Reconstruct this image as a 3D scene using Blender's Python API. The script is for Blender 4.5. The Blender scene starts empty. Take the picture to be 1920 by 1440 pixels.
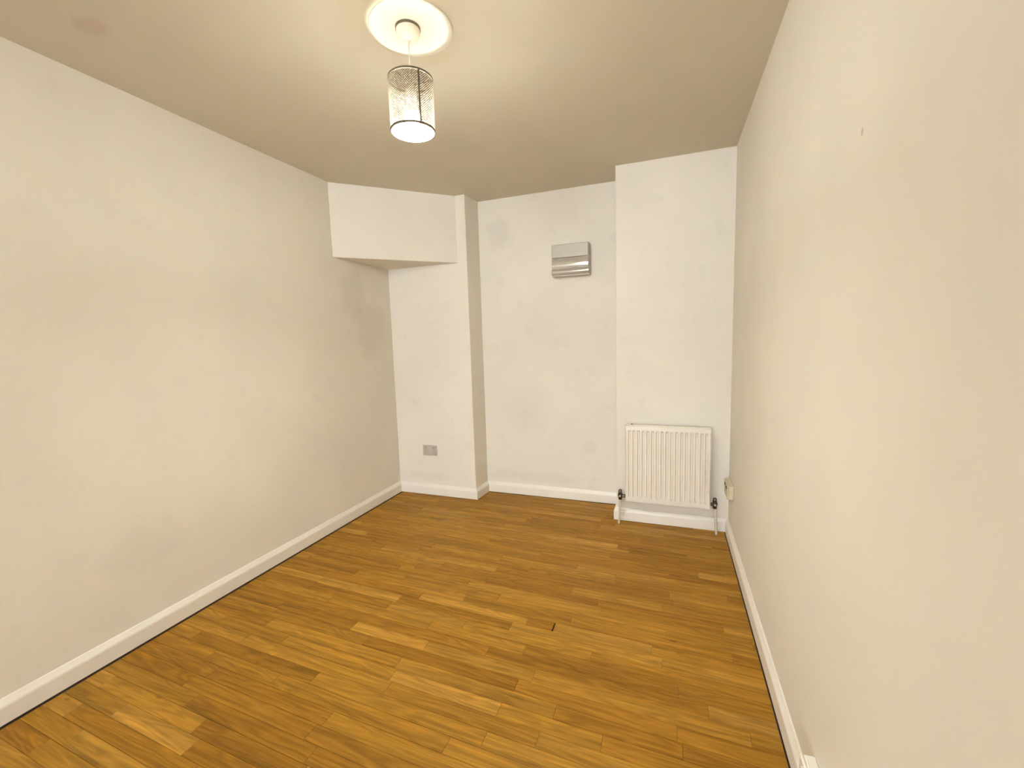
import bpy, bmesh, math, random
from mathutils import Vector, Matrix

random.seed(7)
scene = bpy.context.scene
COL = scene.collection

# ------------------------------------------------------------------ camera
FPX = 802.775                                   # focal length in pixels of a 1920 x 1440 frame
YAW, PITCH, ROLL = 0.354359, -0.105561, -0.030029
CAM = Vector((2.2010, 0.0, 1.2989))
fwd = Vector((-math.sin(YAW)*math.cos(PITCH), math.cos(YAW)*math.cos(PITCH), math.sin(PITCH)))
rgt = Vector((math.cos(YAW), math.sin(YAW), 0.0))
upv = rgt.cross(fwd)
r2 = math.cos(ROLL)*rgt + math.sin(ROLL)*upv
u2 = -math.sin(ROLL)*rgt + math.cos(ROLL)*upv
cam_data = bpy.data.cameras.new('camera')
cam_data.sensor_width = 36.0
cam_data.lens = FPX*36.0/1920.0
cam_data.clip_start = 0.02
cam = bpy.data.objects.new('camera', cam_data)
cam.matrix_world = Matrix(((r2.x, u2.x, -fwd.x, CAM.x),
                           (r2.y, u2.y, -fwd.y, CAM.y),
                           (r2.z, u2.z, -fwd.z, CAM.z),
                           (0, 0, 0, 1)))
COL.objects.link(cam)
scene.camera = cam

# ------------------------------------------------------------------ world, exposure
world = bpy.data.worlds.new('overcast_sky')
scene.world = world
world.use_nodes = True
bg = world.node_tree.nodes['Background']
bg.inputs['Color'].default_value = (0.92, 0.965, 1.0, 1)
bg.inputs['Strength'].default_value = 16.0
scene.view_settings.view_transform = 'Standard'
scene.view_settings.look = 'None'
scene.view_settings.gamma = 1.0
scene.view_settings.use_curve_mapping = False
scene.view_settings.exposure = 1.18
BULB_STRENGTH = 1080.0
BULB_COLOR = (1.0, 0.975, 0.835)
try:
    scene.cycles.use_denoising = True
    scene.cycles.max_bounces = 6
    scene.cycles.diffuse_bounces = 5
    scene.cycles.glossy_bounces = 3
    scene.cycles.sample_clamp_indirect = 8.0
    scene.cycles.use_light_tree = False
    scene.cycles.adaptive_threshold = 0.03
    scene.cycles.caustics_reflective = False
    scene.cycles.caustics_refractive = False
except Exception:
    pass

# ------------------------------------------------------------------ room dimensions (metres)
H = 2.40
W = 2.568
Y1, Y2, Y3 = 3.068, 3.277, 2.9945              # back wall beside the corner, recess, chimney breast
X1, X1B, X2 = 0.726, 0.740, 1.857
BY, BX, BZ = 2.440, 0.645, 1.898               # boxing across the corner
REAR = -4.8

# ------------------------------------------------------------------ helpers
def tag(o, label=None, cat=None, group=None, kind=None):
    if label: o['label'] = label
    if cat: o['category'] = cat
    if group: o['group'] = group
    if kind: o['kind'] = kind
    return o

def link(name, me, mat, parent=None, smooth=False, loc=None):
    if mat is not None and not me.materials:
        me.materials.append(mat)
    if smooth:
        for p in me.polygons: p.use_smooth = True
    o = bpy.data.objects.new(name, me)
    COL.objects.link(o)
    if loc is not None: o.location = loc
    if parent is not None: o.parent = parent
    return o

def empty(name, loc):
    o = bpy.data.objects.new(name, None)
    COL.objects.link(o)
    o.location = loc
    o.empty_display_size = 0.05
    return o

class MB:
    """collects vertices and faces; coordinates are relative to the origin given to build"""
    def __init__(self): self.v, self.f = [], []
    def add(self, vs, fs):
        n = len(self.v); self.v += [tuple(p) for p in vs]; self.f += [tuple(i+n for i in q) for q in fs]
    def box(self, a, b):
        x0, y0, z0 = a; x1, y1, z1 = b
        self.add([(x0,y0,z0),(x1,y0,z0),(x1,y1,z0),(x0,y1,z0),(x0,y0,z1),(x1,y0,z1),(x1,y1,z1),(x0,y1,z1)],
                 [(0,3,2,1),(4,5,6,7),(0,1,5,4),(1,2,6,5),(2,3,7,6),(3,0,4,7)])
    def prism(self, poly, z0, z1):
        n = len(poly)
        self.add([(x,y,z0) for x,y in poly]+[(x,y,z1) for x,y in poly],
                 [tuple(range(n-1,-1,-1)), tuple(range(n,2*n))]+[(i,(i+1)%n,n+(i+1)%n,n+i) for i in range(n)])
    def loft(self, rings, close=True, caps=True):
        n = len(rings[0]); base = len(self.v)
        for r in rings: self.v += [tuple(p) for p in r]
        for k in range(len(rings)-1):
            for i in range(n if close else n-1):
                j = (i+1) % n
                self.f.append((base+k*n+i, base+k*n+j, base+(k+1)*n+j, base+(k+1)*n+i))
        if caps:
            self.f.append(tuple(base+i for i in range(n-1,-1,-1)))
            self.f.append(tuple(base+(len(rings)-1)*n+i for i in range(n)))
    def lathe(self, prof, c=(0,0,0), n=32, axis='z', caps=True):
        rings = []
        for r, h in prof:
            ring = []
            for i in range(n):
                a = 2*math.pi*i/n; p = (r*math.cos(a), r*math.sin(a), h)
                if axis == 'x': p = (h, p[0], p[1])
                if axis == 'y': p = (p[1], h, p[0])
                ring.append((p[0]+c[0], p[1]+c[1], p[2]+c[2]))
            rings.append(ring)
        self.loft(rings, True, caps)
    def tube(self, pts, r, n=10):
        pts = [Vector(p) for p in pts]; rings = []
        t0 = (pts[1]-pts[0]).normalized()
        ref = Vector((0,0,1)) if abs(t0.z) < .9 else Vector((1,0,0))
        for k, p in enumerate(pts):
            t = (pts[min(k+1,len(pts)-1)]-pts[max(k-1,0)]).normalized()
            a = t.cross(ref).normalized(); b = t.cross(a).normalized()
            rings.append([p + r*(math.cos(2*math.pi*i/n)*a + math.sin(2*math.pi*i/n)*b) for i in range(n)])
        self.loft(rings, True, True)
    def build(self, name, mat, parent=None, smooth=False, bevel=0.0, seg=2, fix=True, loc=None):
        me = bpy.data.meshes.new(name)
        me.from_pydata(self.v, [], self.f); me.update()
        if fix or bevel:
            bm = bmesh.new(); bm.from_mesh(me)
            if bevel:
                bmesh.ops.bevel(bm, geom=[e for e in bm.edges if len(e.link_faces) == 2 and e.calc_face_angle(0) > 0.6],
                                offset=bevel, segments=seg, profile=0.5, affect='EDGES', clamp_overlap=True)
            bmesh.ops.recalc_face_normals(bm, faces=bm.faces)
            bm.to_mesh(me); bm.free()
        o = link(name, me, mat, parent, smooth, loc)
        if smooth and bevel:
            pass
        return o

def smooth_by_angle(o, deg=35):
    me = o.data
    me.shade_smooth() if hasattr(me, 'shade_smooth') else None
    try: me.set_sharp_from_angle(angle=math.radians(deg))
    except Exception: pass

# ------------------------------------------------------------------ materials
def new_mat(name):
    m = bpy.data.materials.new(name); m.use_nodes = True
    nt = m.node_tree
    return m, nt, nt.nodes['Principled BSDF']

def N(nt, typ, **kw):
    n = nt.nodes.new(typ)
    for k, v in kw.items(): setattr(n, k, v)
    return n

def simple(name, col, rough=0.5, metal=0.0, spec=0.5, bump=0.0, bscale=200.0, vary=0.0):
    m, nt, b = new_mat(name)
    b.inputs['Base Color'].default_value = (*col, 1)
    b.inputs['Roughness'].default_value = rough
    b.inputs['Metallic'].default_value = metal
    b.inputs['Specular IOR Level'].default_value = spec
    tc = N(nt, 'ShaderNodeTexCoord')
    nz = N(nt, 'ShaderNodeTexNoise'); nz.inputs['Scale'].default_value = bscale; nz.inputs['Detail'].default_value = 4
    nt.links.new(tc.outputs['Object'], nz.inputs['Vector'])
    if bump:
        bp = N(nt, 'ShaderNodeBump'); bp.inputs['Strength'].default_value = bump; bp.inputs['Distance'].default_value = 0.001
        nt.links.new(nz.outputs['Fac'], bp.inputs['Height']); nt.links.new(bp.outputs['Normal'], b.inputs['Normal'])
    if vary:
        rp = N(nt, 'ShaderNodeMapRange'); rp.inputs['To Min'].default_value = 1-vary; rp.inputs['To Max'].default_value = 1+vary
        mx = N(nt, 'ShaderNodeVectorMath', operation='SCALE'); mx.inputs[0].default_value = col
        nt.links.new(nz.outputs['Fac'], rp.inputs['Value']); nt.links.new(rp.outputs['Result'], mx.inputs['Scale'])
        nt.links.new(mx.outputs['Vector'], b.inputs['Base Color'])
    return m

def plaster(name, col, stains=(), mottle=0.035, grime=0.0):
    """painted plaster; stains = (centre, radii, colour, strength) smudges left on the paint"""
    m, nt, b = new_mat(name)
    L = nt.links.new
    b.inputs['Roughness'].default_value = 0.75
    b.inputs['Specular IOR Level'].default_value = 0.25
    tc = N(nt, 'ShaderNodeTexCoord')
    big = N(nt, 'ShaderNodeTexNoise'); big.inputs['Scale'].default_value = 2.2; big.inputs['Detail'].default_value = 2; big.inputs['Roughness'].default_value = 0.55
    L(tc.outputs['Object'], big.inputs['Vector'])
    mr = N(nt, 'ShaderNodeMapRange'); mr.inputs['From Min'].default_value = 0.3; mr.inputs['From Max'].default_value = 0.7
    mr.inputs['To Min'].default_value = 1-mottle; mr.inputs['To Max'].default_value = 1+mottle*0.5
    L(big.outputs['Fac'], mr.inputs['Value'])
    sc = N(nt, 'ShaderNodeVectorMath', operation='SCALE'); sc.inputs[0].default_value = col
    L(mr.outputs['Result'], sc.inputs['Scale'])
    cur = sc.outputs['Vector']
    med = N(nt, 'ShaderNodeTexNoise'); med.inputs['Scale'].default_value = 9.0; med.inputs['Detail'].default_value = 3; med.inputs['Roughness'].default_value = 0.6
    L(tc.outputs['Object'], med.inputs['Vector'])
    if grime:                                      # faint scattered hand marks and scuffs
        g = N(nt, 'ShaderNodeMapRange'); g.inputs['From Min'].default_value = 0.56; g.inputs['From Max'].default_value = 0.75
        g.inputs['To Min'].default_value = 0; g.inputs['To Max'].default_value = grime
        L(med.outputs['Fac'], g.inputs['Value'])
        mx = N(nt, 'ShaderNodeMix', data_type='RGBA'); L(g.outputs['Result'], mx.inputs['Factor'])
        L(cur, mx.inputs['A']); mx.inputs['B'].default_value = (0.50, 0.47, 0.44, 1); cur = mx.outputs['Result']
    for c, rad, scol, s in stains:
        sub = N(nt, 'ShaderNodeVectorMath', operation='SUBTRACT'); sub.inputs[1].default_value = c; L(tc.outputs['Object'], sub.inputs[0])
        dv = N(nt, 'ShaderNodeVectorMath', operation='DIVIDE'); dv.inputs[1].default_value = rad; L(sub.outputs['Vector'], dv.inputs[0])
        ln = N(nt, 'ShaderNodeVectorMath', operation='LENGTH'); L(dv.outputs['Vector'], ln.inputs[0])
        ad = N(nt, 'ShaderNodeMath', operation='MULTIPLY_ADD'); L(med.outputs['Fac'], ad.inputs[0]); ad.inputs[1].default_value = 1.1; L(ln.outputs['Value'], ad.inputs[2])
        f = N(nt, 'ShaderNodeMapRange'); f.interpolation_type = 'SMOOTHSTEP'
        f.inputs['From Min'].default_value = 1.65; f.inputs['From Max'].default_value = 1.0
        f.inputs['To Min'].default_value = 0; f.inputs['To Max'].default_value = s
        L(ad.outputs['Value'], f.inputs['Value'])
        mx = N(nt, 'ShaderNodeMix', data_type='RGBA'); L(f.outputs['Result'], mx.inputs['Factor'])
        L(cur, mx.inputs['A']); mx.inputs['B'].default_value = (*scol, 1); cur = mx.outputs['Result']
    L(cur, b.inputs['Base Color'])
    return m

WALL = (0.780, 0.748, 0.682)
GREY = (0.55, 0.52, 0.48)
m_left = plaster('paint_left_wall', WALL, stains=[
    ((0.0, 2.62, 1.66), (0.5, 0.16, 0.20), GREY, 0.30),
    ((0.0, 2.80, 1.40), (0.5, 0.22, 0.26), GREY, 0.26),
    ((0.0, 2.2, 0.55), (0.5, 0.45, 0.22), GREY, 0.06),
    ((0.0, 1.15, 0.42), (0.5, 0.20, 0.12), GREY, 0.16)], grime=0.10)
m_right = plaster('paint_right_wall', WALL, stains=[((W, 1.123, 1.699), (0.1, 0.0055, 0.008), (0.40, 0.37, 0.31), 0.6)], grime=0.03)
m_back = plaster('paint_back_wall', WALL, stains=[
    ((0.92, Y2, 2.13), (0.12, 0.5, 0.16), GREY, 0.26),
    ((1.24, Y2, 1.36), (0.16, 0.5, 0.16), GREY, 0.10),
    ((1.10, Y2, 0.72), (0.26, 0.5, 0.22), GREY, 0.14),
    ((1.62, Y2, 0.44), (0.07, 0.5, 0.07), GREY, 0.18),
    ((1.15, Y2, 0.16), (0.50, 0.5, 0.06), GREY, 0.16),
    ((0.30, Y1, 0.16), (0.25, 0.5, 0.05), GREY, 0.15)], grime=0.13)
m_box = plaster('paint_boxing', WALL, grime=0.04)
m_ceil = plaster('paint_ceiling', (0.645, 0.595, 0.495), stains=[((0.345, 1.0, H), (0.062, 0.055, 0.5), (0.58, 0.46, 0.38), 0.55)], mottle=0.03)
m_gloss = simple('white_gloss_paint', (0.82, 0.795, 0.75), rough=0.35, bump=0.15, bscale=60)
m_rad = simple('radiator_enamel', (0.77, 0.735, 0.665), rough=0.38, bump=0.05, bscale=120)
m_pipe = simple('painted_pipe', (0.60, 0.56, 0.50), rough=0.45, bump=0.1, bscale=150)
m_valve = simple('dark_chrome', (0.10, 0.095, 0.085), rough=0.22, metal=0.9, vary=0.2, bscale=90)
m_steel = simple('brushed_steel', (0.56, 0.54, 0.51), rough=0.42, metal=0.55, vary=0.08, bscale=140)
m_steel_dark = simple('grey_insert', (0.40, 0.38, 0.36), rough=0.5, vary=0.05)
m_hole = simple('dark_slot', (0.03, 0.03, 0.03), rough=0.7, vary=0.1)
m_unit = simple('silver_grey_casing', (0.45, 0.42, 0.375), rough=0.45, metal=0.15, spec=0.4, vary=0.05, bscale=30)
m_unit_flap = simple('silver_grey_gloss_flap', (0.47, 0.44, 0.39), rough=0.13, metal=0.30, spec=0.5, vary=0.04, bscale=30)
m_cream = simple('aged_cream_plastic', (0.62, 0.57, 0.42), rough=0.4, vary=0.12, bscale=60)
m_whitepl = simple('white_plastic', (0.84, 0.82, 0.78), rough=0.35, vary=0.02)
m_rose = simple('rose_plastic', (0.84, 0.78, 0.66), rough=0.45, vary=0.03)
m_dark_ring = simple('dark_metal_and_rose_shade', (0.17, 0.145, 0.11), rough=0.4, metal=0.6, vary=0.1)
m_mesh = simple('woven_metal_mesh', (0.13, 0.11, 0.072), rough=0.5, metal=0.2, vary=0.15, bscale=400)
m_plate = plaster('medallion_paint', (0.80, 0.78, 0.71), mottle=0.01)
m_sub = simple('dark_underlay', (0.045, 0.024, 0.012), rough=0.9, vary=0.2)
m_frame = simple('window_frame_paint', (0.82, 0.82, 0.80), rough=0.4, vary=0.02)

m_bulb, nt, b = new_mat('frosted_bulb')
b.inputs['Base Color'].default_value = (0.95, 0.93, 0.88, 1)
b.inputs['Emission Color'].default_value = (*BULB_COLOR, 1)
b.inputs['Emission Strength'].default_value = BULB_STRENGTH

m_glass, nt, b = new_mat('window_glass')
nt.nodes.remove(b)
tr = N(nt, 'ShaderNodeBsdfTransparent'); gl = N(nt, 'ShaderNodeBsdfGlossy'); gl.inputs['Roughness'].default_value = 0.02
fr = N(nt, 'ShaderNodeFresnel'); fr.inputs['IOR'].default_value = 1.45; mx = N(nt, 'ShaderNodeMixShader')
nt.links.new(fr.outputs['Fac'], mx.inputs['Fac']); nt.links.new(tr.outputs[0], mx.inputs[1]); nt.links.new(gl.outputs[0], mx.inputs[2])
nt.links.new(mx.outputs[0], nt.nodes['Material Output'].inputs['Surface'])

def oak():
    m, nt, b = new_mat('oak_laminate')
    L = nt.links.new
    tc = N(nt, 'ShaderNodeTexCoord'); oi = N(nt, 'ShaderNodeObjectInfo')
    off = N(nt, 'ShaderNodeVectorMath', operation='SCALE'); off.inputs[0].default_value = (37.0, 91.0, 53.0); L(oi.outputs['Random'], off.inputs['Scale'])
    pos = N(nt, 'ShaderNodeVectorMath', operation='ADD'); L(tc.outputs['Object'], pos.inputs[0]); L(off.outputs['Vector'], pos.inputs[1])
    # tone of each strip
    tone = N(nt, 'ShaderNodeValToRGB'); e = tone.color_ramp.elements
    e[0].position = 0.0; e[0].color = (0.300, 0.137, 0.0125, 1)
    e[1].position = 1.0; e[1].color = (0.460, 0.242, 0.040, 1)
    for p, c in ((0.25, (0.340, 0.160, 0.0155)), (0.5, (0.368, 0.182, 0.019)), (0.75, (0.395, 0.200, 0.024))):
        k = tone.color_ramp.elements.new(p); k.color = (*c, 1)
    L(oi.outputs['Random'], tone.inputs['Fac'])
    # fine grain along the strip
    s1 = N(nt, 'ShaderNodeVectorMath', operation='MULTIPLY'); s1.inputs[1].default_value = (3.0, 85.0, 1.0); L(pos.outputs['Vector'], s1.inputs[0])
    n1 = N(nt, 'ShaderNodeTexNoise'); n1.inputs['Scale'].default_value = 1.0; n1.inputs['Detail'].default_value = 5; n1.inputs['Roughness'].default_value = 0.6
    L(s1.outputs['Vector'], n1.inputs['Vector'])
    # broad figure: distorted rings drawn out along the strip
    s2 = N(nt, 'ShaderNodeVectorMath', operation='MULTIPLY'); s2.inputs[1].default_value = (1.6, 15.0, 1.0); L(pos.outputs['Vector'], s2.inputs[0])
    n2 = N(nt, 'ShaderNodeTexNoise'); n2.inputs['Scale'].default_value = 1.0; n2.inputs['Detail'].default_value = 2.0; n2.inputs['Distortion'].default_value = 0.4
    L(s2.outputs['Vector'], n2.inputs['Vector'])
    bands = N(nt, 'ShaderNodeMath', operation='MULTIPLY'); bands.inputs[1].default_value = 60.0; L(n2.outputs['Fac'], bands.inputs[0])
    sn = N(nt, 'ShaderNodeMath', operation='SINE'); L(bands.outputs['Value'], sn.inputs[0])
    # combine
    g1 = N(nt, 'ShaderNodeMapRange'); g1.inputs['From Min'].default_value = 0.3; g1.inputs['From Max'].default_value = 0.7; g1.inputs['To Min'].default_value = 0.72; g1.inputs['To Max'].default_value = 1.20
    L(n1.outputs['Fac'], g1.inputs['Value'])
    g2 = N(nt, 'ShaderNodeMapRange'); g2.inputs['From Min'].default_value = -1; g2.inputs['From Max'].default_value = 1; g2.inputs['To Min'].default_value = 0.84; g2.inputs['To Max'].default_value = 1.09
    L(sn.outputs['Value'], g2.inputs['Value'])
    s3 = N(nt, 'ShaderNodeVectorMath', operation='MULTIPLY'); s3.inputs[1].default_value = (0.8, 24.0, 1.0); L(pos.outputs['Vector'], s3.inputs[0])
    n3 = N(nt, 'ShaderNodeTexNoise'); n3.inputs['Scale'].default_value = 1.0; n3.inputs['Detail'].default_value = 2.0
    L(s3.outputs['Vector'], n3.inputs['Vector'])
    g3 = N(nt, 'ShaderNodeMapRange'); g3.inputs['From Min'].default_value = 0.3; g3.inputs['From Max'].default_value = 0.7; g3.inputs['To Min'].default_value = 0.78; g3.inputs['To Max'].default_value = 1.16
    L(n3.outputs['Fac'], g3.inputs['Value'])
    m1 = N(nt, 'ShaderNodeMath', operation='MULTIPLY'); L(g1.outputs['Result'], m1.inputs[0]); L(g2.outputs['Result'], m1.inputs[1])
    m2 = N(nt, 'ShaderNodeMath', operation='MULTIPLY'); L(m1.outputs['Value'], m2.inputs[0]); L(g3.outputs['Result'], m2.inputs[1])
    sc = N(nt, 'ShaderNodeVectorMath', operation='SCALE'); L(tone.outputs['Color'], sc.inputs[0]); L(m2.outputs['Value'], sc.inputs['Scale'])
    # small dark knots
    s4 = N(nt, 'ShaderNodeVectorMath', operation='MULTIPLY'); s4.inputs[1].default_value = (4.2, 11.0, 0.0); L(pos.outputs['Vector'], s4.inputs[0])
    vo = N(nt, 'ShaderNodeTexVoronoi'); vo.inputs['Scale'].default_value = 1.0; L(s4.outputs['Vector'], vo.inputs['Vector'])
    kn = N(nt, 'ShaderNodeMapRange'); kn.inputs['From Min'].default_value = 0.035; kn.inputs['From Max'].default_value = 0.10; kn.inputs['To Min'].default_value = 0.55; kn.inputs['To Max'].default_value = 0.0
    L(vo.outputs['Distance'], kn.inputs['Value'])
    gate = N(nt, 'ShaderNodeSeparateColor'); L(vo.outputs['Color'], gate.inputs['Color'])
    gt = N(nt, 'ShaderNodeMath', operation='GREATER_THAN'); gt.inputs[1].default_value = 0.80; L(gate.outputs['Red'], gt.inputs[0])
    kk = N(nt, 'ShaderNodeMath', operation='MULTIPLY'); L(kn.outputs['Result'], kk.inputs[0]); L(gt.outputs['Value'], kk.inputs[1])
    mx = N(nt, 'ShaderNodeMix', data_type='RGBA'); L(kk.outputs['Value'], mx.inputs['Factor']); L(sc.outputs['Vector'], mx.inputs['A']); mx.inputs['B'].default_value = (0.10, 0.040, 0.010, 1)
    L(mx.outputs['Result'], b.inputs['Base Color'])
    b.inputs['Roughness'].default_value = 0.48
    b.inputs['Specular IOR Level'].default_value = 0.18
    bp = N(nt, 'ShaderNodeBump'); bp.inputs['Strength'].default_value = 0.12; bp.inputs['Distance'].default_value = 0.0006
    L(n1.outputs['Fac'], bp.inputs['Height']); L(bp.outputs['Normal'], b.inputs['Normal'])
    return m
m_oak = oak()

# ------------------------------------------------------------------ room shell
mb = MB(); mb.box((-0.12, REAR-0.12, 0), (0, 3.50, H))
tag(mb.build('wall_left', m_left), 'long cream painted left wall with faint grey smudges', 'wall', kind='structure')
mb = MB(); mb.box((W, REAR-0.12, 0), (W+0.12, 3.50, H))
tag(mb.build('wall_right', m_right), 'plain cream painted right wall close to the viewer', 'wall', kind='structure')

def arc(cx, cy, r, a0, a1, n=5):
    return [(cx+r*math.cos(math.radians(a0+(a1-a0)*i/n)), cy+r*math.sin(math.radians(a0+(a1-a0)*i/n))) for i in range(n+1)]
rr = 0.006
plan = [(0, Y1)] + arc(X1-rr, Y1+rr, rr, -90, 0) + [(X1B, Y2), (X2, Y2)] + arc(X2+rr, Y3+rr, rr, 180, 270) + [(W, Y3), (W, 3.50), (0, 3.50)]
mb = MB(); mb.prism(plan, 0, H)
o = tag(mb.build('wall_back', m_back), 'stepped cream back wall with a shallow recess and chimney breast', 'wall', kind='structure')

mb = MB(); mb.prism([(0, BY), (BX, Y1), (0, Y1)], BZ, H)
tag(mb.build('wall_boxing', m_box, bevel=0.003), 'triangular cream boxing across the top of the far left corner', 'boxing', kind='structure')

# unseen rear wall behind the viewer; its window is added to shape the daylight
WX0, WX1, WZ0, WZ1 = 0.15, 2.05, 0.90, 2.28
mb = MB()
mb.box((0, REAR-0.12, 0), (W, REAR, WZ0)); mb.box((0, REAR-0.12, WZ1), (W, REAR, H))
mb.box((0, REAR-0.12, WZ0), (WX0, REAR, WZ1)); mb.box((WX1, REAR-0.12, WZ0), (W, REAR, WZ1))
tag(mb.build('wall_rear', m_box), 'cream wall behind the viewer with a window opening', 'wall', kind='structure')
win = tag(empty('unseen_window_1', ((WX0+WX1)/2, REAR-0.06, WZ0)), 'unseen white framed two pane window added behind the viewer for its daylight', 'window', kind='structure')
def wpart(name, boxes, mat):
    q = MB(); ox, oy, oz = win.location
    for a, c in boxes: q.box((a[0]-ox, a[1]-oy, a[2]-oz), (c[0]-ox, c[1]-oy, c[2]-oz))
    return q.build(name, mat, win)
ya, yb = REAR-0.09, REAR-0.04
xm = (WX0+WX1)/2
wpart('window_frame', [((WX0, ya, WZ0), (WX0+.05, yb, WZ1)), ((WX1-.05, ya, WZ0), (WX1, yb, WZ1)),
                       ((WX0+.05, ya, WZ0), (WX1-.05, yb, WZ0+.05)), ((WX0+.05, ya, WZ1-.05), (WX1-.05, yb, WZ1)),
                       ((xm-.03, ya, WZ0+.05), (xm+.03, yb, WZ1-.05))], m_frame)
for xa, xb in ((WX0+.05, xm-.03), (xm+.03, WX1-.05)):
    wpart('pane', [((xa, REAR-.068, WZ0+.05), (xb, REAR-.062, WZ1-.05))], m_glass)
mb = MB(); mb.box((WX0-.04, REAR-.02, WZ0-.03), (WX1+.04, REAR+.10, WZ0))
s = mb.build('window_sill', m_gloss); s.parent = win; s.location = -win.location

mb = MB(); mb.box((-0.12, REAR-0.12, H), (W+0.12, 3.50, H+0.10))
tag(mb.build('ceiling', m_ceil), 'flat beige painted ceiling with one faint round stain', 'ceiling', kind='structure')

# ------------------------------------------------------------------ floor: sub-floor slab and laminate strips
mb = MB(); mb.box((-0.12, REAR-0.12, -0.11), (W+0.12, 3.50, -0.0085))
floor = tag(mb.build('floor', m_sub), 'golden oak strip laminate floor laid across the room', 'floor', kind='structure')

ANG = -0.036
PITCHV, BASEV = 0.0604, 0.753
SK_T = 0.018
GAP_L, GAP_R = 0.010, 0.005
ca, sa = math.cos(ANG), math.sin(ANG)
def clip(poly, axis, val, keep_greater):
    out = []
    for i in range(len(poly)):
        a, c = poly[i], poly[(i+1) % len(poly)]
        ia = (a[axis] >= val) == keep_greater; ic = (c[axis] >= val) == keep_greater
        if ia: out.append(a)
        if ia != ic:
            t = (val-a[axis])/(c[axis]-a[axis]); out.append((a[0]+t*(c[0]-a[0]), a[1]+t*(c[1]-a[1])))
    return out
# joints that can be read off the photograph: (x, v) with v measured across the strips at x = 0
JOINTS = [(1.835,1.376),(2.006,1.317),(2.336,1.571),(2.24,1.63),(1.808,1.265),(1.884,2.024),(1.784,1.877),(1.723,1.787),
          (1.495,1.553),(1.175,1.616),(1.326,1.673),(1.594,1.82),(1.646,1.325),(1.138,0.964),(1.642,1.19),(0.167,0.785),
          (0.127,0.905),(0.245,0.639),(2.177,2.085),(2.11,2.334),(1.972,2.808)]
def joints_for(row):
    v = BASEV + (row+0.5)*PITCHV
    fixed = sorted(x for x, jv in JOINTS if abs(jv-v) <= PITCHV/2)
    rnd = random.Random(1000+row)
    xs = list(fixed) if fixed else [rnd.uniform(0.1, 0.9)]
    x = min(xs)
    while x > 0.0: x -= rnd.uniform(0.38, 0.80); xs.append(x)
    xs.sort(); k = 0
    while k < len(xs)-1:
        if xs[k+1]-xs[k] > 0.95:
            xs.insert(k+1, xs[k]+rnd.uniform(0.40, 0.55))
        k += 1
    x = max(xs)
    while x < W: x += rnd.uniform(0.38, 0.80); xs.append(x)
    return sorted(xs)
def project(p):
    d = Vector(p)-CAM; z = d.dot(fwd)
    if z < 0.05: return None
    return 960+FPX*d.dot(r2)/z, 720-FPX*d.dot(u2)/z
strips = []
rmin = int(math.floor((REAR-BASEV)/PITCHV))-1
rmax = int(math.ceil((Y2+0.03+0.1-BASEV)/PITCHV))
for row in range(rmin, rmax+1):
    va = BASEV+row*PITCHV; vb = va+PITCHV
    xs = joints_for(row)
    for k in range(len(xs)-1):
        xa, xb = xs[k], xs[k+1]
        g = 0.0003
        if abs(xb-1.723) < 1e-6: xb -= 0.006              # the one open joint in mid-floor
        def P(x, v): return (x, v + x*math.tan(ANG))
        q = [P(xa+g, va+g), P(xb-g, va+g), P(xb-g, vb-g), P(xa+g, vb-g)]
        for ax, val, gr in ((0, SK_T+GAP_L, True), (0, W-SK_T-GAP_R, False), (1, REAR+0.005, True), (1, Y2-0.022, False)):
            q = clip(q, ax, val, gr) if q else q
        if len(q) < 3: continue
        area = 0.5*abs(sum(q[i][0]*q[(i+1)%len(q)][1]-q[(i+1)%len(q)][0]*q[i][1] for i in range(len(q))))
        if area < 2e-4: continue
        cx = sum(p[0] for p in q)/len(q); cy = sum(p[1] for p in q)/len(q)
        px = [project((x, y, 0)) for x, y in q]
        seen = any(p and -10 < p[0] < 1930 and -10 < p[1] < 1450 for p in px)
        hidden = (cx < X1 and min(p[1] for p in q) > Y1-0.02) or (cx > X2 and min(p[1] for p in q) > Y3-0.02)
        d2 = (cx-CAM.x)**2+(cy-CAM.y)**2
        strips.append((seen and not hidden, d2, q, cx, cy))
strips.sort(key=lambda s: (not s[0], s[1]))
CH = 0.0011
def strip_geo(q, cx, cy, local=True):
    n = len(q); c = Vector((cx, cy))
    if local: pts = [(ca*(x-cx)+sa*(y-cy), -sa*(x-cx)+ca*(y-cy)) for x, y in q]
    else: pts = [(x, y) for x, y in q]
    mx_, my_ = sum(p[0] for p in pts)/n, sum(p[1] for p in pts)/n
    def inset(p):
        dx, dy = mx_-p[0], my_-p[1]
        return (p[0]+math.copysign(min(CH, abs(dx)), dx), p[1]+math.copysign(min(CH, abs(dy)), dy))
    top = [(*inset(p), 0.0) for p in pts]; sh = [(p[0], p[1], -CH) for p in pts]; bot = [(p[0], p[1], -0.008) for p in pts]
    vs = top+sh+bot
    fs = [tuple(range(n))]+[(i, n+i, n+(i+1)%n, (i+1)%n) for i in range(n)]+[(n+i, 2*n+i, 2*n+(i+1)%n, n+(i+1)%n) for i in range(n)]
    fs.append(tuple(2*n+i for i in range(n-1, -1, -1)))
    return vs, fs
nparts = 0
rest = MB()
for seen, d2, q, cx, cy in strips:
    if seen and nparts < 300:
        vs, fs = strip_geo(q, cx, cy)
        me = bpy.data.meshes.new('plank'); me.from_pydata(vs, [], fs)
        o = link('plank', me, m_oak, floor)
        o.location = (cx, cy, 0); o.rotation_euler = (0, 0, ANG)
        nparts += 1
    else:
        vs, fs = strip_geo(q, cx, cy, False); rest.add(vs, fs)
if rest.v:
    o = rest.build('plank_remainder', m_oak, floor, fix=False); o['kind'] = 'stuff'

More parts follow.
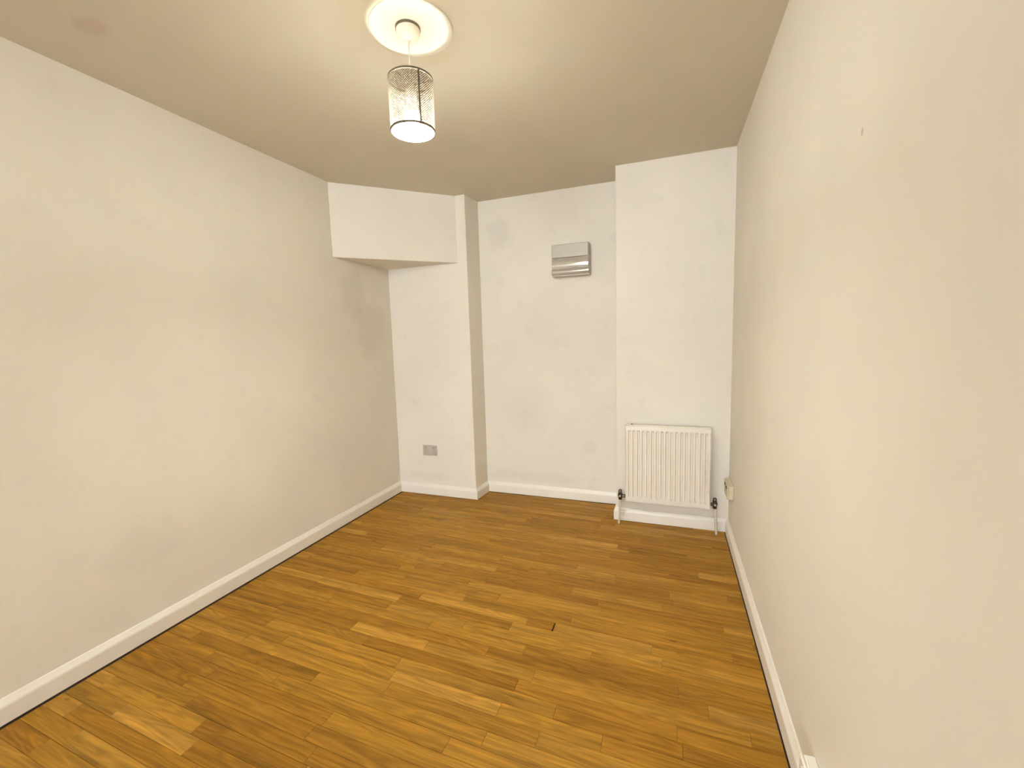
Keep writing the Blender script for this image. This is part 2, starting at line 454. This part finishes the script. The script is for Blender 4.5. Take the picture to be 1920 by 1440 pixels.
# ------------------------------------------------------------------ skirting boards
SK_H, LIFT = 0.092, 0.004
PROF = [(0, LIFT), (SK_T, LIFT), (SK_T, 0.064), (0.0165, 0.070), (0.0085, 0.083), (0.005, 0.0895), (0, SK_H)]
def skirting(name, path, label, closed_normals):
    """path: wall points; closed_normals: inward offset direction per point (already mitred)"""
    q = MB(); rings = []
    for (x, y), (nx, ny) in zip(path, closed_normals):
        rings.append([(x+nx*t, y+ny*t, z) for t, z in PROF])
    q.loft(rings, True, True)
    o = q.build(name, m_gloss)
    return tag(o, label, 'skirting board', kind='structure')
e = 0.0005
skirting('baseboard_left', [(e, REAR+0.001), (e, Y1-e)], 'white skirting board along the foot of the left wall', [(1, 0), (1, -1)])
skirting('baseboard_right', [(W-e, REAR+0.001), (W-e, Y3-e)], 'white skirting board along the foot of the right wall', [(-1, 0), (-1, -1)])
skirting('baseboard_back_corner', [(e, Y1-e), (X1+e, Y1-e), (X1B+e, Y2-e), ],
         'white skirting board wrapping the back wall corner below the steel socket', [(1, -1), (1, -1), (1, -1)])
skirting('baseboard_back_recess', [(X1B+e, Y2-e), (X2-e, Y2-e)], 'white skirting board at the foot of the recess below the fuse box', [(1, -1), (-1, -1)])
skirting('baseboard_back_breast', [(X2-e, Y2-e), (X2-e, Y3-e), (W-e, Y3-e)], 'white skirting board under the radiator', [(-1, -1), (-1, -1), (-1, -1)])

# ------------------------------------------------------------------ radiator
RX0, RX1, RZ0, RZ1 = 1.921, 2.458, 0.163, 0.697
RF = Y3-0.078                                   # front face
rad = tag(empty('radiator', ((RX0+RX1)/2, Y3-0.05, 0.0)), 'small white ribbed panel radiator on the chimney breast', 'radiator')
OX, OY, OZ = rad.location
NCH = 18
def rad_y(x, z):
    u = (x-RX0)/(RX1-RX0)*NCH
    w = 0.5-0.5*math.cos(2*math.pi*(u % 1.0))       # 1 in the middle of a raised channel
    w = min(1.0, max(0.0, (w-0.20)/0.38))
    zt, zb = RZ1-0.032, RZ0+0.036
    edge = min(1.0, max(0.0, min((zt-z)/0.010, (z-zb)/0.010)))
    side = min((x-RX0), (RX1-x))
    d = 0.0105*(1-w)*edge
    rnd_ = 0.0
    m_ = min(side, RZ1-z, z-RZ0)
    if m_ < 0.010: rnd_ = 0.010-math.sqrt(max(0.0, 0.010**2-(0.010-m_)**2))
    return RF+d+rnd_
xs = [RX0, RX0+.001, RX0+.003, RX0+.006]+[RX0+0.010+(RX1-RX0-0.020)*i/(NCH*12) for i in range(NCH*12+1)]+[RX1-.006, RX1-.003, RX1-.001, RX1]
zs = [RZ0, RZ0+.001, RZ0+.003, RZ0+.006, RZ0+.010, RZ0+.030, RZ0+.036, RZ0+.039, RZ0+.043, RZ0+.046, RZ0+.060]
zs += [RZ0+.1+i*.1 for i in range(4)]+[RZ1-.060, RZ1-.042, RZ1-.039, RZ1-.035, RZ1-.032, RZ1-.024, RZ1-.010, RZ1-.006, RZ1-.003, RZ1-.001, RZ1]
q = MB(); nx = len(xs)
for z in zs:
    for x in xs: q.v.append((x-OX, rad_y(x, z)-OY, z-OZ))
for k in range(len(zs)-1):
    for i in range(nx-1): q.f.append((k*nx+i, k*nx+i+1, (k+1)*nx+i+1, (k+1)*nx+i))
# close the back
bk = len(q.v); yb_ = RF+0.016-OY
rim = [i for i in range(nx)]+[k*nx+nx-1 for k in range(1, len(zs))]+[(len(zs)-1)*nx+i for i in range(nx-2, -1, -1)]+[k*nx for k in range(len(zs)-2, 0, -1)]
for i in rim: x, y, z = q.v[i]; q.v.append((x, yb_, z))
m = len(rim)
for i in range(m): q.f.append((rim[i], bk+i, bk+(i+1)%m, rim[(i+1)%m]))
q.f.append(tuple(bk+i for i in range(m)))
panel = q.build('panel', m_rad, rad); smooth_by_angle(panel, 40)
q = MB(); q.tube([(RX0+.012-OX, RF+.008-OY, RZ1-OZ+.001), (RX1-.012-OX, RF+.008-OY, RZ1-OZ+.001)], 0.004, 8)
o = q.build('top_seam', m_rad, panel); smooth_by_angle(o)
# convector fins behind the panel
q = MB(); n = 36; poly = []
for i in range(n+1):
    x = RX0+.03+(RX1-RX0-.06)*i/n
    poly.append((x-OX, (RF+.021 if i % 2 else RF+.048)-OY))
ring = [(x, y, RZ0+.05-OZ) for x, y in poly]; ring2 = [(x, y, RZ1-.060-OZ) for x, y in poly]
ring3 = [(x, y+.0012, RZ1-.060-OZ) for x, y in poly]; ring4 = [(x, y+.0012, RZ0+.05-OZ) for x, y in poly]
q.loft([ring, ring2, ring3, ring4, ring], False, False)
q.build('convector_fins', m_rad, rad)
for bx in (RX0+.10, RX1-.10):
    q = MB(); q.box((bx-.015-OX, RF+.0492-OY, RZ0+.06-OZ), (bx+.015-OX, Y3-.0005-OY, RZ1-.03-OZ)); q.build('bracket', m_rad, rad)
# air vent on the top left
q = MB(); q.lathe([(0.0001, 0), (.0075, 0), (.0075, .012), (.004, .012), (.004, .018), (.0001, .018)], (RX0+.045-OX, RF+.0235-OY, RZ1-OZ-.010), 12)
o = q.build('air_vent', m_valve, panel); smooth_by_angle(o)
# end boss, valve, pipe on both sides
YP = RF+0.012
def valve(sign, vx, vz, px_, lock):
    q = MB(); q.lathe([(.0001, 0), (.011, 0), (.011, abs(vx-(RX0 if sign < 0 else RX1))+.004), (.0001, abs(vx-(RX0 if sign < 0 else RX1))+.004)],
                      ((min(vx, RX0) if sign < 0 else RX1-.003)-OX, YP-OY, vz-OZ), 16, 'x')
    o = q.build('valve_tail', m_valve, rad); smooth_by_angle(o)
    q = MB(); q.lathe([(.0001, -.026), (.011, -.026), (.013, -.020), (.013, -.006), (.016, -.002), (.016, .014), (.012, .018), (.0001, .018)],
                      (vx-OX, YP-OY, vz-OZ), 20)
    body = q.build('valve', m_valve, rad); smooth_by_angle(body)
    q = MB(); q.lathe([(.0001, 0), (.013, 0), (.013, .003), (.011, .022), (.009, .026), (.0001, .026)], (vx-OX, YP-OY, vz+.018-OZ), 20)
    o = q.build('valve_cap', m_whitepl if lock else m_valve, body); smooth_by_angle(o)
    q = MB(); q.lathe([(.0001, 0), (.006, 0), (.006, .010), (.0001, .010)], (vx-OX, YP-.0255-OY, vz+.004-OZ), 12, 'y')
    o = q.build('valve_nut', m_steel, body); smooth_by_angle(o)
    q = MB(); q.tube([(vx-OX, YP-OY, vz-.024-OZ), ((vx+px_)/2-OX, YP-OY, vz/2-OZ), (px_-OX, YP-OY, 0.0-OZ)], .0075, 12)
    o = q.build('pipe', m_pipe, rad); smooth_by_angle(o)
valve(-1, 1.889, 0.200, 1.880, False)
valve(1, 2.481, 0.200, 2.494, False)
# drain cock sticking out of the left pipe
q = MB(); q.tube([(1.884-OX, YP-OY, .085-OZ), (1.915-OX, YP-.004-OY, .085-OZ)], .005, 10); q.tube([(1.912-OX, YP-.004-OY, .088-OZ), (1.912-OX, YP-.004-OY, .060-OZ)], .0045, 10)
o = q.build('drain_cock', m_pipe, rad); smooth_by_angle(o)

# ------------------------------------------------------------------ consumer unit (fuse box) in the recess
UX0, UX1, UZ0, UZ1, UD = 1.362, 1.642, 1.751, 1.984, 0.082
unit = tag(empty('fuse_box', ((UX0+UX1)/2, Y2, UZ0)), 'silver grey fuse box with a hinged flap mounted high in the recess', 'fuse box')
OX, OY, OZ = unit.location
hw = (UX1-UX0)/2; uh = UZ1-UZ0
q = MB(); q.box((-hw, -UD+.014, 0), (hw, -.0005, uh)); q.build('casing', m_unit, unit, bevel=.004)
q = MB(); q.box((-hw+.002, -UD, uh*.575), (hw-.002, -UD+.0145, uh-.002)); upc = q.build('upper_cover', m_unit, unit, bevel=.005, seg=3)
# curved hinged flap
def flap(z0, z1, bulge, y0):
    q = MB(); rings = []
    n = 14
    for i in range(n+1):
        t = i/n; z = z0+(z1-z0)*t; y = y0-bulge*math.sin(math.pi*(0.10+0.90*t)) if True else y0
        rings.append([(-hw+.004, y, z), (hw-.004, y, z), (hw-.004, -UD+.0145, z), (-hw+.004, -UD+.0145, z)])
    q.loft(rings, True, True)
    return q
fl_ = flap(uh*.225, uh*.560, .007, -UD+.006).build('flap', m_unit_flap, unit); smooth_by_angle(fl_, 40)
q = MB(); q.box((-hw+.022, -UD-.006, uh*.535), (-hw+.040, -UD+.002, uh*.570)); q.build('finger_catch', m_steel_dark, fl_, bevel=.002)
q = MB(); rings = []
for i in range(9):
    t = i/8; rings.append([(-hw+.002, -UD+.002-.009*math.sin(math.pi*(.12+.7*t)), uh*.045+uh*.165*t), (hw-.002, -UD+.002-.009*math.sin(math.pi*(.12+.7*t)), uh*.045+uh*.165*t),
                           (hw-.002, -UD+.0145, uh*.045+uh*.165*t), (-hw+.002, -UD+.0145, uh*.045+uh*.165*t)])
q.loft(rings); o = q.build('lower_cover', m_unit_flap, unit); smooth_by_angle(o, 40)
for sx in (-hw+.014, hw-.014):
    q = MB(); q.lathe([(.0001, 0), (.0035, 0), (.0035, .002), (.0001, .002)], (sx, -UD-.0012, uh*.90), 12, 'y'); q.build('screw', m_steel, upc)

# ------------------------------------------------------------------ sockets
def socket_face(root, w, h, depth_plate, mats, fw_):
    """double socket outlet in local x (width), -y (out of the wall), z (height); fw_ = y of the plate back"""
    mp, mi = mats
    q = MB(); q.box((-w/2, fw_-depth_plate, 0), (w/2, fw_, h)); pl = q.build('faceplate', mp, root, bevel=.0025)
    yf = fw_-depth_plate
    for s in (-1, 1):
        q = MB(); q.box((s*.0365-.010, yf-.0030, h-.030), (s*.0365+.010, yf+.0005, h-.012)); q.build('rocker_switch', mi, root, bevel=.0012)
        for hx, hz, a, c in ((0, .046, .0035, .0060), (-.011, .026, .0060, .0030), (.011, .026, .0060, .0030)):
            q = MB(); q.box((s*.0365+hx-a/2*1.0, yf-.0006, hz-c/2), (s*.0365+hx+a/2*1.0, yf+.0004, hz+c/2)); q.build('pin_hole', m_hole, pl)
    for s in (-1, 1):
        q = MB(); q.lathe([(.0001, 0), (.003, 0), (.003, .0015), (.0001, .0015)], (s*.0605, yf-.0012, h/2), 12, 'y'); q.build('screw', m_steel, pl)
    return pl
sk = tag(empty('wall_socket', (0.316, Y1, 0.342)), 'brushed steel double socket low on the back wall beside the corner', 'socket')
socket_face(sk, .134, .088, .008, (m_steel, m_steel_dark), -.0005)

def surface_socket(name, loc, label, mat, mi):
    r = tag(empty(name, loc), label, 'socket')
    r.rotation_euler = (0, 0, math.radians(-90))          # local -y points to -x (into the room) from the right wall
    q = MB(); q.box((-.073, -.028, 0), (.073, -.0005, .086)); q.build('back_box', mat, r, bevel=.003)
    socket_face(r, .146, .086, .008, (mat, mi), -.0282)
    return r
surface_socket('surface_socket', (W, 2.842, 0.297), 'aged cream surface socket in the corner right of the radiator', m_cream, m_hole)
surface_socket('surface_socket', (W, 1.138, 0.102), 'white surface socket just above the right skirting board nearest the viewer', m_whitepl, m_whitepl)

# ------------------------------------------------------------------ ceiling medallion and pendant lamp
LX, LY = 1.3270, 1.4150
q = MB(); q.lathe([(.0001, 0), (.145, 0), (.145, -.002), (.142, -.004), (.0001, -.004)], (0, 0, 0), 72)
md = q.build('ceiling_medallion', m_plate, loc=(1.333, 1.430, H-.0003)); smooth_by_angle(md, 30)
tag(md, 'plain round white disc on the ceiling behind the lamp rose', 'ceiling medallion')

lamp = tag(empty('pendant_lamp', (LX, LY, H-.0045)), 'lit pendant lamp with a pierced metal drum shade hanging from the ceiling', 'pendant lamp')
LZ = H-.0045
q = MB(); q.lathe([(.0001, 0), (.043, 0), (.043, -.007), (.0415, -.008), (.0001, -.008)], (0, 0, 0), 40)
base = q.build('shaded_rose_base', m_dark_ring, lamp); smooth_by_angle(base)  # base of the rose; its dark colour paints the shade on its side
q = MB(); q.lathe([(.0001, -.0082), (.0415, -.0082), (.0415, -.016), (.037, -.026), (.027, -.035), (.014, -.040), (.007, -.043), (.006, -.050), (.0001, -.050)], (0, 0, 0), 40)
o = q.build('ceiling_rose', m_rose, lamp); smooth_by_angle(o, 50)
ST, SB, SR = 2.2265-LZ, 2.0470-LZ, .0785
q = MB(); q.tube([(0, 0, -.049), (.0005, 0, -.10), (0, 0, ST-.020)], .0032, 10); o = q.build('cord', m_whitepl, lamp); smooth_by_angle(o)
q = MB(); q.lathe([(.0001, ST-.018), (.010, ST-.018), (.016, ST-.026), (.019, ST-.040), (.019, ST-.072), (.0001, ST-.072)], (0, 0, 0), 28)
holder = q.build('lamp_holder', m_whitepl, lamp); smooth_by_angle(holder, 40)
BZC = 2.105-LZ
q = MB(); q.lathe([(.0001, ST-.0722), (.0135, ST-.0722), (.017, ST-.082), (.0270, BZC+.007), (.0293, BZC+.0012), (.0001, BZC+.0012)], (0, 0, 0), 28)
collar = q.build('bulb_collar', m_whitepl, lamp); smooth_by_angle(collar, 40)  # collar added and sized to hold back the bulb's upward light
prof = [(.0001, BZC+.0010)]
for i in range(0, 17):
    a = math.radians(1.8-91.8*i/16)
    prof.append((max(.0001, .030*math.cos(a)), BZC+.030*math.sin(a)))
q = MB(); q.lathe(prof, (0, 0, 0), 28); bulb = q.build('bulb', m_bulb, lamp, smooth=True)
# pierced drum: a sheet with staggered diamond holes
shade_root = None
NA, NR = 64, 22
hstep = (ST-SB-.012)/NR
def cyl(a, z): return (SR*math.cos(a), SR*math.sin(a), z)
verts, faces = [], []
def cell(ac, zc, da, dz, s):
    n = len(verts)
    for k, (x, y) in enumerate(((1,0),(0,1),(-1,0),(0,-1))): verts.append(cyl(ac+x*da, zc+y*dz))
    for k, (x, y) in enumerate(((1,0),(0,1),(-1,0),(0,-1))): verts.append(cyl(ac+x*da*s, zc+y*dz*s))
    for k in range(4): faces.append((n+k, n+(k+1)%4, n+4+(k+1)%4, n+4+k))
da = 2*math.pi/NA/2
rnd = random.Random(3)
for r_ in range(NR*2-1):
    zc = SB+.006+hstep*(r_+1)/2
    for i in range(NA):
        ac = 2*da*i+(da if r_ % 2 else 0)
        cell(ac, zc, da, hstep/2, rnd.choice((.70, .64, .58, .74)))
me = bpy.data.meshes.new('shade'); me.from_pydata(verts, [], faces)
bm = bmesh.new(); bm.from_mesh(me); bmesh.ops.remove_doubles(bm, verts=bm.verts, dist=1e-5); bmesh.ops.recalc_face_normals(bm, faces=bm.faces)
bm.to_mesh(me); bm.free()
shade = link('shade', me, m_mesh, lamp)
md_ = shade.modifiers.new('thickness', 'SOLIDIFY'); md_.thickness = .0005; md_.offset = 0
def hoop(name, z, par, h, inner, mat):
    q = MB(); ro, ri = SR+.0010, SR-inner
    n = 72; rings = []
    for rr_, zz in ((ri, z-h/2), (ro, z-h/2), (ro, z+h/2), (ri, z+h/2), (ri, z-h/2)):
        rings.append([(rr_*math.cos(2*math.pi*i/n), rr_*math.sin(2*math.pi*i/n), zz) for i in range(n)])
    q.loft(rings, True, False); o = q.build(name, mat, par); smooth_by_angle(o); return o
hoop('top_ring', ST-.003, shade, .006, .004, m_dark_ring)
hoop('bottom_ring', SB+.0035, shade, .007, .002, m_dark_ring)
# overlapping seam of the sheet, on the side facing the viewer
q = MB(); a0 = math.radians(-38)
q.loft([[((SR+.0008)*math.cos(a0-.035), (SR+.0008)*math.sin(a0-.035), z), ((SR+.0008)*math.cos(a0+.035), (SR+.0008)*math.sin(a0+.035), z),
         ((SR+.0018)*math.cos(a0+.035), (SR+.0018)*math.sin(a0+.035), z), ((SR+.0018)*math.cos(a0-.035), (SR+.0018)*math.sin(a0-.035), z)] for z in (SB+.004, ST-.006)])
q.build('seam', m_dark_ring, shade)
q = MB()
for k in range(3):
    a = math.radians(20+120*k); q.tube([(.011*math.cos(a), .011*math.sin(a), ST-.020), ((SR-.002)*math.cos(a), (SR-.002)*math.sin(a), ST-.004)], .0013, 6)
q.build('spider', m_dark_ring, shade)
